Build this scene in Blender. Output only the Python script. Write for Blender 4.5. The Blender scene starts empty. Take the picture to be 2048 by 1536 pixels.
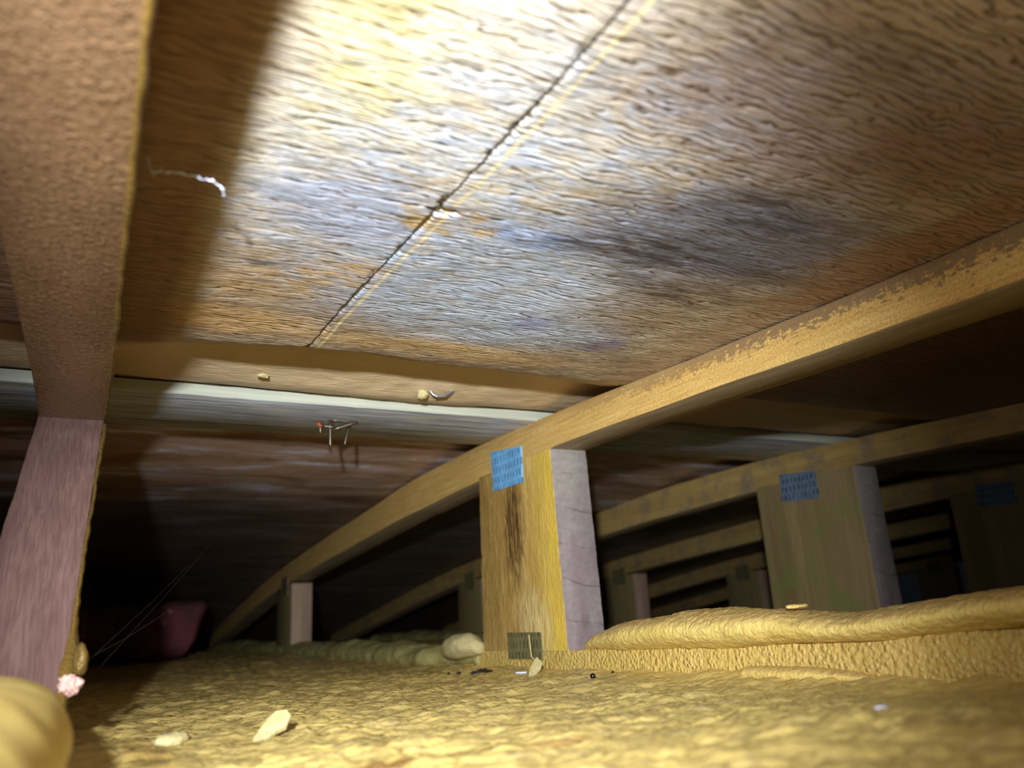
import bpy, math, random
import numpy as np
from mathutils import Vector, Matrix

S = bpy.context.scene
COL = S.collection
random.seed(7)

# ------------------------------------------------------------------ camera
F_PX, YAW, PITCH, ROLL = 1601.5, 0.5065, 0.2909, -0.0594
fwd = Vector((math.sin(YAW)*math.cos(PITCH), math.cos(YAW)*math.cos(PITCH), math.sin(PITCH)))
right0 = Vector((math.cos(YAW), -math.sin(YAW), 0))
up0 = right0.cross(fwd)
cr = right0*math.cos(ROLL) + up0*math.sin(ROLL)
cu = -right0*math.sin(ROLL) + up0*math.cos(ROLL)
cam = bpy.data.objects.new('camera', bpy.data.cameras.new('camera'))
COL.objects.link(cam)
cam.matrix_world = Matrix((( cr.x, cu.x, -fwd.x, 0), (cr.y, cu.y, -fwd.y, 0), (cr.z, cu.z, -fwd.z, 0), (0, 0, 0, 1)))
cam.data.sensor_width = 36
cam.data.lens = 36*F_PX/2048
cam.data.clip_start = 0.005
cam.data.dof.use_dof = True
cam.data.dof.focus_distance = 0.50
cam.data.dof.aperture_fstop = 8.5
S.camera = cam

# ------------------------------------------------------------------ world, lamps, exposure
w = bpy.data.worlds.new('world'); S.world = w; w.use_nodes = True
bg = w.node_tree.nodes['Background']
bg.inputs[0].default_value = (0.55, 0.6, 0.75, 1); bg.inputs[1].default_value = 0.006
S.view_settings.view_transform = 'Standard'; S.view_settings.look = 'None'
S.view_settings.gamma = 1; S.view_settings.use_curve_mapping = False
S.view_settings.exposure = 0.0

LPOS = Vector((-0.072, -0.08, 0.071))
def spot(name, power, size, blend, aim, col, rad):
    l = bpy.data.lights.new(name, 'SPOT'); l.energy = power; l.spot_size = math.radians(size)
    l.spot_blend = blend; l.color = col; l.shadow_soft_size = rad
    o = bpy.data.objects.new(name, l); COL.objects.link(o); o.location = LPOS
    o.rotation_euler = (Vector(aim) - LPOS).to_track_quat('-Z', 'Y').to_euler()
    return o
# one flashlight held left of and above the lens: wide spill and the brighter hot spot of the same beam
spot('flashlight_spill', 1.9, 175, 0.6, (0.20, 0.40, 0.10), (0.92, 0.95, 1.0), 0.008)
spot('flashlight_beam', 34.0, 60, 1.0, (0.28, 0.60, 0.075), (0.86, 0.94, 1.0), 0.008)

# ------------------------------------------------------------------ noise in numpy
def _h(ix, iy, iz, s):
    n = (ix*374761393 + iy*668265263 + iz*2147483647 + s*974711) & 0xffffffff
    n = ((n ^ (n >> 13))*1274126177) & 0xffffffff
    n = ((n ^ (n >> 16))*2246822519) & 0xffffffff
    return ((n ^ (n >> 15)) & 0xffffff)/float(0xffffff)
def vnoise(x, y, z=None, s=0):
    x = np.asarray(x, float); y = np.asarray(y, float)
    z = np.zeros_like(x) if z is None else np.asarray(z, float)
    ix = np.floor(x).astype(np.int64); iy = np.floor(y).astype(np.int64); iz = np.floor(z).astype(np.int64)
    fx = x-ix; fy = y-iy; fz = z-iz
    fx = fx*fx*(3-2*fx); fy = fy*fy*(3-2*fy); fz = fz*fz*(3-2*fz)
    r = 0
    for a in (0, 1):
        for b in (0, 1):
            for c in (0, 1):
                wt = (fx if a else 1-fx)*(fy if b else 1-fy)*(fz if c else 1-fz)
                r = r + wt*_h(ix+a, iy+b, iz+c, s)
    return r*2-1
def fbm(x, y, z=None, s=0, o=4):
    r = 0; a = 1; t = 0
    for k in range(o):
        f = 2.03**k
        r = r + a*vnoise(x*f+3.1*k, y*f+1.7*k, None if z is None else z*f, s+k); t += a; a *= 0.5
    return r/t
def worley(x, y, s=0):
    ix = np.floor(x).astype(np.int64); iy = np.floor(y).astype(np.int64)
    d1 = np.full(x.shape, 9.); d2 = np.full(x.shape, 9.)
    for a in (-1, 0, 1):
        for b in (-1, 0, 1):
            px = ix+a+_h(ix+a, iy+b, 0*ix, s); py = iy+b+_h(ix+a, iy+b, 0*ix+5, s)
            d = np.hypot(px-x, py-y)
            d2 = np.where(d < d1, d1, np.minimum(d2, d)); d1 = np.minimum(d1, d)
    return d1, d2
def sstep(a, b, x):
    t = np.clip((x-a)/(b-a), 0, 1); return t*t*(3-2*t)

# ------------------------------------------------------------------ object helpers
def tag(o, label=None, cat=None, group=None, kind=None):
    if label: o['label'] = label
    if cat: o['category'] = cat
    if group: o['group'] = group
    if kind: o['kind'] = kind
    return o
def mesh(name, verts, faces, mats, parent=None, base=(0, 0, 0), mi=None, smooth=True, sharp=None):
    v = np.asarray(verts, float) - np.asarray(base, float)
    me = bpy.data.meshes.new(name)
    me.from_pydata(v.tolist() if len(v) < 60000 else [], [], [list(f) for f in faces] if len(v) < 60000 else [])
    if len(v) >= 60000:
        f = np.asarray(faces, dtype=np.int32)
        me.vertices.add(len(v)); me.vertices.foreach_set('co', v.astype(np.float32).ravel())
        me.loops.add(f.size); me.loops.foreach_set('vertex_index', f.ravel())
        me.polygons.add(len(f)); me.polygons.foreach_set('loop_start', np.arange(0, f.size, 4, dtype=np.int32))
        me.update(calc_edges=True)
    for m in (mats if isinstance(mats, (list, tuple)) else [mats]): me.materials.append(m)
    if mi is not None: me.polygons.foreach_set('material_index', np.asarray(mi, dtype=np.int32))
    me.polygons.foreach_set('use_smooth', [smooth]*len(me.polygons))
    if sharp: me.set_sharp_from_angle(angle=math.radians(sharp))
    me.validate(); me.update()
    o = bpy.data.objects.new(name, me); COL.objects.link(o)
    if parent: o.parent = parent
    else: o.location = base
    return o
def empty(name, loc):
    o = bpy.data.objects.new(name, None); COL.objects.link(o); o.location = loc; o.empty_display_size = 0.02
    return o
def ring(c, u, v, ch):
    """rectangle c +-u +-v with rounded corners (3 points each), counter-clockwise from +u side"""
    c = Vector(c); u = Vector(u); v = Vector(v); lu = u.length; lv = v.length; uu = u/lu; vv = v/lv
    P = []
    for su, sv in ((1, -1), (1, 1), (-1, 1), (-1, -1)):
        k = c + uu*su*(lu-ch) + vv*sv*(lv-ch)
        a0 = {(1, -1): -90, (1, 1): 0, (-1, 1): 90, (-1, -1): 180}[(su, sv)]
        for t in (0, 45, 90):
            a = math.radians(a0+t); P.append(k + uu*ch*math.cos(a) + vv*ch*math.sin(a))
    return P
def loft(rings, side_mat=None, jitter=0.0, seed=0):
    """closed loft; side_mat: material index for (+u, +v, -u, -v, caps)"""
    n = len(rings[0]); V = [p for r in rings for p in r]; Fc = []; MI = []
    sm = side_mat or (0, 0, 0, 0, 0)
    m12 = [0, 0, 0, 1, 1, 1, 2, 2, 2, 3, 3, 3]
    # points: 0-2 corner(+u,-v), 2->3 is the +u side, 3-5 corner, 5->6 +v, 8->9 -u, 11->0 -v
    side = [3, 3, 0, 0, 1, 1, 1, 2, 2, 2, 3, 3] if n == 12 else [0]*n
    for i in range(len(rings)-1):
        for j in range(n):
            k = (j+1) % n
            Fc.append((i*n+j, i*n+k, (i+1)*n+k, (i+1)*n+j)); MI.append(sm[side[j]])
    Fc.append(tuple(range(n))[::-1]); MI.append(sm[4])
    Fc.append(tuple((len(rings)-1)*n+j for j in range(n))); MI.append(sm[4])
    V = np.array([tuple(p) for p in V])
    if jitter:
        V = V + jitter*np.stack([fbm(V[:, 0]*90+k*9, V[:, 1]*25, V[:, 2]*90, seed+k) for k in range(3)], 1)
    return V, Fc, MI
def grid_faces(nx, ny):
    i = np.arange(nx-1)[:, None]*ny + np.arange(ny-1)[None, :]
    return np.stack([i, i+ny, i+ny+1, i+1], -1).reshape(-1, 4)

# ------------------------------------------------------------------ material helpers
class NT:
    def __init__(self, name, rough=0.6, spec=0.5, metal=0.0):
        self.m = bpy.data.materials.new(name); self.m.use_nodes = True
        self.t = self.m.node_tree; self.b = self.t.nodes['Principled BSDF']
        self.b.inputs['Roughness'].default_value = rough
        self.b.inputs['Specular IOR Level'].default_value = spec
        self.b.inputs['Metallic'].default_value = metal
        self.co = self.n('ShaderNodeTexCoord').outputs['Object']
    def n(self, typ, **k):
        x = self.t.nodes.new(typ)
        for a, b in k.items(): setattr(x, a, b)
        return x
    def l(self, a, b): self.t.links.new(a, b)
    def map(self, scale=(1, 1, 1), loc=(0, 0, 0), rot=(0, 0, 0), src=None):
        x = self.n('ShaderNodeMapping'); self.l(src or self.co, x.inputs[0])
        x.inputs['Scale'].default_value = scale; x.inputs['Location'].default_value = loc; x.inputs['Rotation'].default_value = rot
        return x.outputs[0]
    def noise(self, vec, scale=1, detail=4, rough=0.55, dist=0, typ=None):
        x = self.n('ShaderNodeTexNoise')
        if typ: x.noise_type = typ
        self.l(vec, x.inputs['Vector'])
        x.inputs['Scale'].default_value = scale; x.inputs['Detail'].default_value = detail
        x.inputs['Roughness'].default_value = rough; x.inputs['Distortion'].default_value = dist
        return x.outputs[0]
    def ramp(self, fac, stops, interp='LINEAR'):
        x = self.n('ShaderNodeValToRGB'); self.l(fac, x.inputs[0]); x.color_ramp.interpolation = interp
        e = x.color_ramp.elements
        while len(e) < len(stops): e.new(0.5)
        for i, (p, c) in enumerate(stops):
            e[i].position = p; e[i].color = (c, c, c, 1) if isinstance(c, (int, float)) else (*c, 1)
        return x.outputs[0]
    def mix(self, fac, a, b, typ='MIX'):
        x = self.n('ShaderNodeMix', data_type='RGBA', blend_type=typ)
        if isinstance(fac, (int, float)): x.inputs[0].default_value = fac
        else: self.l(fac, x.inputs[0])
        for v, k in ((a, 6), (b, 7)):
            if isinstance(v, tuple): x.inputs[k].default_value = (*v, 1)
            else: self.l(v, x.inputs[k])
        return x.outputs[2]
    def math(self, op, a, b=0.0, c=None):
        x = self.n('ShaderNodeMath', operation=op)
        for v, k in ((a, 0), (b, 1), (c, 2)):
            if v is None: continue
            if isinstance(v, (int, float)): x.inputs[k].default_value = v
            else: self.l(v, x.inputs[k])
        return x.outputs[0]
    def sep(self, vec=None):
        x = self.n('ShaderNodeSeparateXYZ'); self.l(vec or self.co, x.inputs[0]); return x.outputs
    def blob(self, c, r, warp, amt=1.0, rot=0.0, soft=(0.15, 0.75)):
        """stain patch: 1 at the centre, ragged edge; c, r in object metres"""
        m = self.n('ShaderNodeMapping', vector_type='TEXTURE'); self.l(warp, m.inputs[0])
        m.inputs['Location'].default_value = (*c, 0) if len(c) == 2 else c
        m.inputs['Rotation'].default_value = (0, 0, rot)
        m.inputs['Scale'].default_value = (r[0], r[1], 1e3) if len(r) == 2 else r
        g = self.n('ShaderNodeTexGradient', gradient_type='SPHERICAL'); self.l(m.outputs[0], g.inputs[0])
        x = self.n('ShaderNodeMapRange', interpolation_type='SMOOTHSTEP'); self.l(g.outputs['Fac'], x.inputs[0])
        x.inputs[1].default_value = soft[0]; x.inputs[2].default_value = soft[1]; x.inputs[4].default_value = amt
        return x.outputs[0]
    def warp(self, scale, amt, src=None):
        x = self.n('ShaderNodeTexNoise'); self.l(src or self.co, x.inputs['Vector'])
        x.inputs['Scale'].default_value = scale; x.inputs['Detail'].default_value = 5; x.inputs['Roughness'].default_value = 0.6
        s = self.n('ShaderNodeVectorMath', operation='SUBTRACT'); self.l(x.outputs['Color'], s.inputs[0]); s.inputs[1].default_value = (0.5, 0.5, 0.5)
        k = self.n('ShaderNodeVectorMath', operation='MULTIPLY'); self.l(s.outputs[0], k.inputs[0]); k.inputs[1].default_value = amt
        a = self.n('ShaderNodeVectorMath', operation='ADD'); self.l(src or self.co, a.inputs[0]); self.l(k.outputs[0], a.inputs[1])
        return a.outputs[0]
    def bump(self, h, dist, strength=1.0, prev=None):
        x = self.n('ShaderNodeBump'); self.l(h, x.inputs['Height']); x.inputs['Distance'].default_value = dist
        x.inputs['Strength'].default_value = strength
        if prev is not None: self.l(prev, x.inputs['Normal'])
        return x.outputs[0]
    def done(self, col=None, nrm=None, rough=None):
        if col is not None:
            if isinstance(col, tuple): self.b.inputs['Base Color'].default_value = (*col, 1)
            else: self.l(col, self.b.inputs['Base Color'])
        if nrm is not None: self.l(nrm, self.b.inputs['Normal'])
        if rough is not None: self.l(rough, self.b.inputs['Roughness'])
        return self.m

def srgb(r, g, b):
    f = lambda c: (c/255/12.92) if c/255 <= 0.04045 else ((c/255+0.055)/1.055)**2.4
    return (f(r), f(g), f(b))

def wood(name, light, dark, grain=(1, 0, 0), fine=600, rough=0.6, stain=None, mold=0.0, bump=0.0002, spec=0.4):
    t = NT(name, rough, spec)
    long_s = [fine if not g else fine*0.05 for g in grain]
    v = t.map(scale=tuple(long_s))
    g1 = t.noise(v, 1, 5, 0.6, 0.4)
    v2 = t.map(scale=tuple(s*0.12 for s in long_s))
    g2 = t.noise(v2, 1, 4, 0.6, 1.0)
    c = t.mix(t.ramp(g2, [(0.3, 0), (0.7, 1)]), dark, light)
    c = t.mix(t.math('MULTIPLY', t.ramp(g1, [(0.35, 1), (0.62, 0)]), 0.55), c, dark)
    if stain:
        c = t.mix(t.ramp(t.noise(t.map(scale=(1, 1, 1)), 28, 6, 0.65), [(0.48, 0), (0.66, 0.8)]), c, stain)
    if mold:
        mk = t.math('MULTIPLY', t.ramp(t.noise(t.co, 420, 4, 0.7), [(0.5, 0), (0.6, 1)]), t.ramp(t.noise(t.co, 45, 4, 0.6), [(0.5, 0), (0.62, mold)]))
        c = t.mix(mk, c, srgb(60, 52, 52))
    n = t.bump(t.math('ADD', g1, t.math('MULTIPLY', t.noise(t.co, 900, 3), 0.7)), bump)
    return t.done(c, n)

# ---- foam
def foam_mat(name, a, b, fine=0.0006, rough=0.42, cell=330, stains=False, spec=0.35, dirt=None, fleck=None, beads=0.0, dust=None):
    t = NT(name, rough, spec)
    n1 = t.noise(t.co, 22, 5, 0.6); n2 = t.noise(t.map(scale=(1, 1.6, 1)), cell, 2.5, 0.5, 0.6)
    c = t.mix(t.ramp(n1, [(0.32, 0), (0.68, 1)]), a, b)
    c = t.mix(t.math('MULTIPLY', t.ramp(n2, [(0.3, 1), (0.55, 0)]), 0.25), c, tuple(x*0.6 for x in a))
    if dirt: c = t.mix(t.ramp(t.noise(t.co, 60, 6, 0.7), [(0.5, 0), (0.72, 0.65)]), c, dirt)
    if dust:
        g = t.n('ShaderNodeNewGeometry'); nz = t.sep(g.outputs['Normal'])[2]
        c = t.mix(t.math('MULTIPLY', t.ramp(nz, [(0.35, 0), (0.9, 0.8)]), t.ramp(t.noise(t.co, 300, 4, 0.7), [(0.3, 0.5), (0.6, 1)])), c, dust)
    if fleck:
        f1 = t.noise(t.map(scale=(95, 210, 1), src=t.warp(30, (0.01, 0.01, 0))), 1, 3, 0.55, 0.5)
        c = t.mix(t.ramp(f1, [(0.48, 0), (0.74, 0.6)]), c, fleck)
    if stains:
        wv = t.warp(60, (0.02, 0.012, 0))
        for (cx, cy, rx, ry, am, col) in stains:
            c = t.mix(t.blob((cx, cy), (rx, ry), wv, am), c, col)
    n = t.bump(n2, fine)
    n = t.bump(t.noise(t.co, cell*3.2, 3, 0.6), fine*0.3, 1, n)
    if beads:
        v = t.n('ShaderNodeTexVoronoi', feature='SMOOTH_F1'); t.l(t.warp(200, (0.003, 0.003, 0.003)), v.inputs['Vector'])
        v.inputs['Scale'].default_value = 360; v.inputs['Smoothness'].default_value = 0.6
        n = t.bump(t.math('SUBTRACT', 1.0, v.outputs['Distance']), beads, 1, n)
    return t.done(c, n)

BR = srgb(150, 98, 48)
M = {}
M['foam_floor'] = foam_mat('foam_floor', srgb(190, 164, 98), srgb(212, 184, 110), 0.0008, 0.36, 200,
    stains=[(0.095, 0.255, 0.045, 0.010, 0.75, srgb(120, 72, 34)), (0.125, 0.262, 0.016, 0.007, 0.9, srgb(92, 52, 40)),
            (0.15, 0.25, 0.03, 0.01, 0.5, srgb(140, 90, 45)), (0.18, 0.555, 0.05, 0.022, 0.4, srgb(98, 76, 62)),
            (0.03, 0.36, 0.018, 0.09, 0.6, srgb(120, 84, 34))],
    dirt=srgb(164, 144, 104), fleck=srgb(222, 192, 104))
M['foam'] = foam_mat('foam_bead', srgb(222, 190, 104), srgb(234, 206, 124), 0.0008, 0.42, 380, dust=srgb(184, 148, 92), beads=0.0005)
M['chip'] = foam_mat('foam_chip', srgb(186, 170, 118), srgb(204, 188, 134), 0.0009, 0.55, 400)
M['foam_smooth'] = foam_mat('foam_lump', srgb(226, 194, 104), srgb(236, 208, 126), 0.0004, 0.45, 120)
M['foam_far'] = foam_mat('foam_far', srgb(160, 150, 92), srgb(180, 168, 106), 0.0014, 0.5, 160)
M['foam_glaze'] = foam_mat('foam_glaze', srgb(104, 80, 36), srgb(132, 104, 48), 0.0008, 0.3, 300, spec=0.6)

# ---- chord / post woods
def chord_side_mat():
    t = NT('chord_side', 0.55, 0.35)
    g1 = t.noise(t.map(scale=(600, 26, 600)), 1, 5, 0.6, 0.3); g2 = t.noise(t.map(scale=(60, 6, 170)), 1, 4, 0.6, 1.2)
    c = t.mix(t.ramp(g2, [(0.3, 0), (0.68, 1)]), srgb(214, 170, 96), srgb(234, 200, 124))
    c = t.mix(t.ramp(g1, [(0.35, 0.45), (0.6, 0)]), c, srgb(176, 130, 68))
    x, y, z = t.sep()
    # mould speckle along the upper edge, dense towards the near end (z here runs 0.14..0.178)
    top = t.math('SUBTRACT', z, t.math('MULTIPLY', y, 0.039))
    band = t.n('ShaderNodeMapRange', interpolation_type='SMOOTHSTEP'); t.l(top, band.inputs[0])
    band.inputs[1].default_value = 0.1775; band.inputs[2].default_value = 0.1975
    sp = t.noise(t.map(scale=(1, 0.45, 1)), 420, 4, 0.7)
    m1 = t.math('ADD', t.math('MULTIPLY', sp, 1.25), t.math('MULTIPLY', band.outputs[0], 0.42))
    m1 = t.ramp(t.math('ADD', m1, t.math('MULTIPLY', t.noise(t.co, 40, 3), 0.35)), [(0.98, 0), (1.10, 0.75)])
    m1 = t.math('MULTIPLY', m1, t.ramp(t.math('ADD', y, 1.0), [(0.75, 1), (0.98, 0.25)]))
    c = t.mix(m1, c, srgb(96, 84, 80))
    c = t.mix(t.ramp(t.noise(t.co, 700, 3, 0.6), [(0.40, 0.45), (0.58, 0)]), c, srgb(168, 120, 58))
    return t.done(c, t.bump(t.math('ADD', t.math('MULTIPLY', g1, 0.5), t.noise(t.co, 700, 3)), 0.0005))
M['chord_side'] = chord_side_mat()
M['chord_under'] = wood('chord_under', srgb(190, 168, 128), srgb(140, 118, 84), (0, 1, 0), 700, 0.7, bump=0.0004)
M['chord_far'] = wood('chord_far', srgb(196, 164, 98), srgb(162, 130, 74), (0, 1, 0), 500, 0.6, stain=srgb(120, 110, 96), bump=0.0002)
M['chord_near'] = NT('chord_near', 0.32, 0.55)
def chord_near():
    t = M['chord_near']
    g1 = t.noise(t.map(scale=(1400, 60, 600)), 1, 4, 0.6); g2 = t.noise(t.map(scale=(20, 9, 20)), 1, 4, 0.6)
    c = t.mix(t.ramp(g2, [(0.35, 0), (0.65, 1)]), srgb(124, 94, 70), srgb(148, 116, 86))
    c = t.mix(t.ramp(g1, [(0.35, 0.4), (0.6, 0)]), c, srgb(112, 82, 60))
    gl = t.noise(t.map(scale=(1, 0.8, 1)), 420, 3, 0.55, 0.6)
    h = t.math('ADD', t.math('MULTIPLY', g1, 0.35), t.math('MULTIPLY', t.ramp(gl, [(0.45, 0), (0.72, 1)]), 0.8))
    t.done(c, t.bump(h, 0.0007))
    return t.m
M['chord_near'] = chord_near()
def post_side():
    t = NT('post_side', 0.5, 0.4)
    g1 = t.noise(t.map(scale=(500, 420, 40)), 1, 5, 0.65, 0.6); g2 = t.noise(t.map(scale=(30, 75, 9)), 1, 4, 0.6, 0.8)
    c = t.mix(t.ramp(g2, [(0.3, 0), (0.7, 1)]), srgb(190, 146, 74), srgb(222, 188, 110))
    c = t.mix(t.ramp(g1, [(0.38, 0.55), (0.6, 0)]), c, srgb(140, 96, 40))
    x, y, z = t.sep()
    # overspray glaze on the near corner (small y), dark weathered streak below the plate
    e = t.n('ShaderNodeMapRange', interpolation_type='SMOOTHSTEP'); t.l(y, e.inputs[0])
    e.inputs[1].default_value = 0.062; e.inputs[2].default_value = 0.0
    c = t.mix(t.math('MULTIPLY', e.outputs[0], t.ramp(t.noise(t.map(scale=(1, 1, .3)), 120, 4), [(0.3, 0.3), (0.6, 0.95)])), c, srgb(214, 180, 62))
    wv = t.warp(160, (0, 0.010, 0.008))
    st = t.blob((0, 0.078, 0.105), (1e3, 0.026, 0.070), wv, 1.0, soft=(0.05, 0.6))
    c = t.mix(t.math('MULTIPLY', st, t.ramp(g1, [(0.45, 1), (0.62, 0.1)])), c, srgb(84, 56, 30))
    lo = t.blob((0, 0.05, 0.02), (1e3, 0.05, 0.05), wv, 0.6)
    c = t.mix(t.math('MULTIPLY', lo, t.ramp(g1, [(0.4, 0), (0.55, 1)])), c, srgb(236, 218, 160))
    return t.done(c, t.bump(t.math('ADD', g1, t.math('MULTIPLY', t.noise(t.map(scale=(1, 1, .4)), 500, 3), 1.4)), 0.0009))
M['post_side'] = post_side()
def post_end():
    t = NT('post_end', 0.7, 0.3)
    g1 = t.noise(t.map(scale=(160, 160, 260)), 1, 5, 0.65, 0.4); x, y, z = t.sep()
    g2 = t.noise(t.map(scale=(30, 30, 14)), 1, 4, 0.6, 0.5)
    c = t.mix(t.ramp(g2, [(0.35, 0), (0.6, 1)]), srgb(124, 104, 108), srgb(150, 138, 132))
    c = t.mix(t.ramp(z, [(0.085, 0), (0.13, 0.5)]), c, srgb(162, 154, 142))
    c = t.mix(t.ramp(g1, [(0.35, 0.3), (0.6, 0)]), c, srgb(100, 84, 84))
    # saw kerf marks across the face
    k = t.math('FRACT', t.math('ADD', t.math('MULTIPLY', z, 32.), t.math('ADD', t.math('MULTIPLY', x, 5.), t.math('MULTIPLY', t.noise(t.co, 25, 2), 0.5))))
    k = t.math('MULTIPLY', t.ramp(k, [(0.0, 1), (0.06, 0)]), t.ramp(t.noise(t.co, 50, 2), [(0.4, 0), (0.6, 0.7)]))
    c = t.mix(k, c, srgb(78, 62, 62))
    return t.done(c, t.bump(t.math('SUBTRACT', g1, k), 0.0005))
M['post_end'] = post_end()
def post_near():
    t = NT('post_near', 0.42, 0.5)
    g1 = t.noise(t.map(scale=(900, 60, 45)), 1, 5, 0.6, 0.4); g2 = t.noise(t.map(scale=(60, 20, 8)), 1, 4, 0.6, 0.8)
    c = t.mix(t.ramp(g2, [(0.3, 0), (0.7, 1)]), srgb(124, 94, 88), srgb(148, 116, 108))
    c = t.mix(t.ramp(g1, [(0.38, 0.6), (0.6, 0)]), c, srgb(104, 74, 70))
    return t.done(c, t.bump(t.math('ADD', g1, t.math('MULTIPLY', t.noise(t.map(scale=(1, .3, .3)), 1200, 3), 0.5)), 0.00022))
M['post_near'] = post_near()
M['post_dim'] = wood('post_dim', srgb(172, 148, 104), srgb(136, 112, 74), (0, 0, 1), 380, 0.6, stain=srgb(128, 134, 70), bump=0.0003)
M['post_pale'] = wood('post_pale', srgb(196, 164, 138), srgb(160, 126, 102), (0, 0, 1), 380, 0.6, bump=0.0002)

def plate_mat(name, col, dark, metal):
    t = NT(name, 0.38, 0.5, metal)
    br = t.n('ShaderNodeTexBrick'); t.l(t.map(rot=(math.pi/2, 0, math.pi/2), src=t.map(scale=(0, 1, 1))), br.inputs[0])
    x, y, z = t.sep()
    # rows of punched teeth slots
    fy = t.math('FRACT', t.math('MULTIPLY', y, 165.)); row = t.math('FLOOR', t.math('MULTIPLY', z, 105.))
    fz = t.math('FRACT', t.math('ADD', t.math('MULTIPLY', z, 105.), 0.0))
    fy = t.math('FRACT', t.math('ADD', t.math('MULTIPLY', y, 165.), t.math('MULTIPLY', t.math('MODULO', row, 2.), 0.5)))
    my = t.math('LESS_THAN', t.math('ABSOLUTE', t.math('SUBTRACT', fy, 0.5)), 0.20)
    mz = t.math('LESS_THAN', t.math('ABSOLUTE', t.math('SUBTRACT', fz, 0.5)), 0.34)
    m = t.math('MULTIPLY', my, mz)
    t.t.nodes.remove(br)
    v = t.noise(t.co, 160, 4, 0.6)
    c = t.mix(t.ramp(v, [(0.35, 0), (0.65, 1)]), col, tuple(min(1, k*1.35) for k in col))
    c = t.mix(t.math('MULTIPLY', m, t.ramp(t.noise(t.co, 90, 2), [(0.3, 0.15), (0.6, 0.8)])), c, dark)
    return t.done(c, t.bump(t.math('MULTIPLY', m, -1.0), 0.0007))
M['plate_blue'] = plate_mat('plate_blue', srgb(120, 178, 224), srgb(52, 104, 160), 0.1)
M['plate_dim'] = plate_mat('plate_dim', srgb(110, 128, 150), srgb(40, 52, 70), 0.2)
M['plate_grimy'] = plate_mat('plate_grimy', srgb(132, 124, 84), srgb(66, 60, 34), 0.3)

def board_mat():
    t = NT('board_grey', 0.42, 0.6)
    g1 = t.noise(t.map(scale=(14, 420, 420)), 1, 5, 0.7, 0.4); g2 = t.noise(t.map(scale=(9, 120, 60)), 1, 4, 0.6)
    c = t.mix(t.ramp(g2, [(0.3, 0), (0.7, 1)]), srgb(166, 170, 180), srgb(224, 228, 236))
    c = t.mix(t.ramp(g1, [(0.40, 0.8), (0.54, 0)]), c, srgb(76, 76, 86))
    c = t.mix(t.ramp(t.noise(t.map(scale=(12, 330, 330)), 1, 3, 0.7), [(0.58, 0), (0.64, 0.8)]), c, srgb(206, 186, 130))
    return t.done(c, t.bump(g1, 0.0004))
M['board'] = board_mat()
M['board_edge'] = wood('board_edge', srgb(206, 204, 182), srgb(160, 162, 148), (1, 0, 0), 300, 0.6, bump=0.0002)
M['nail'] = NT('nail_steel', 0.35, 0.5, 0.8).done(srgb(104, 92, 78))
M['rust'] = NT('nail_rust', 0.7, 0.3, 0.3).done(srgb(150, 84, 48))

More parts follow.
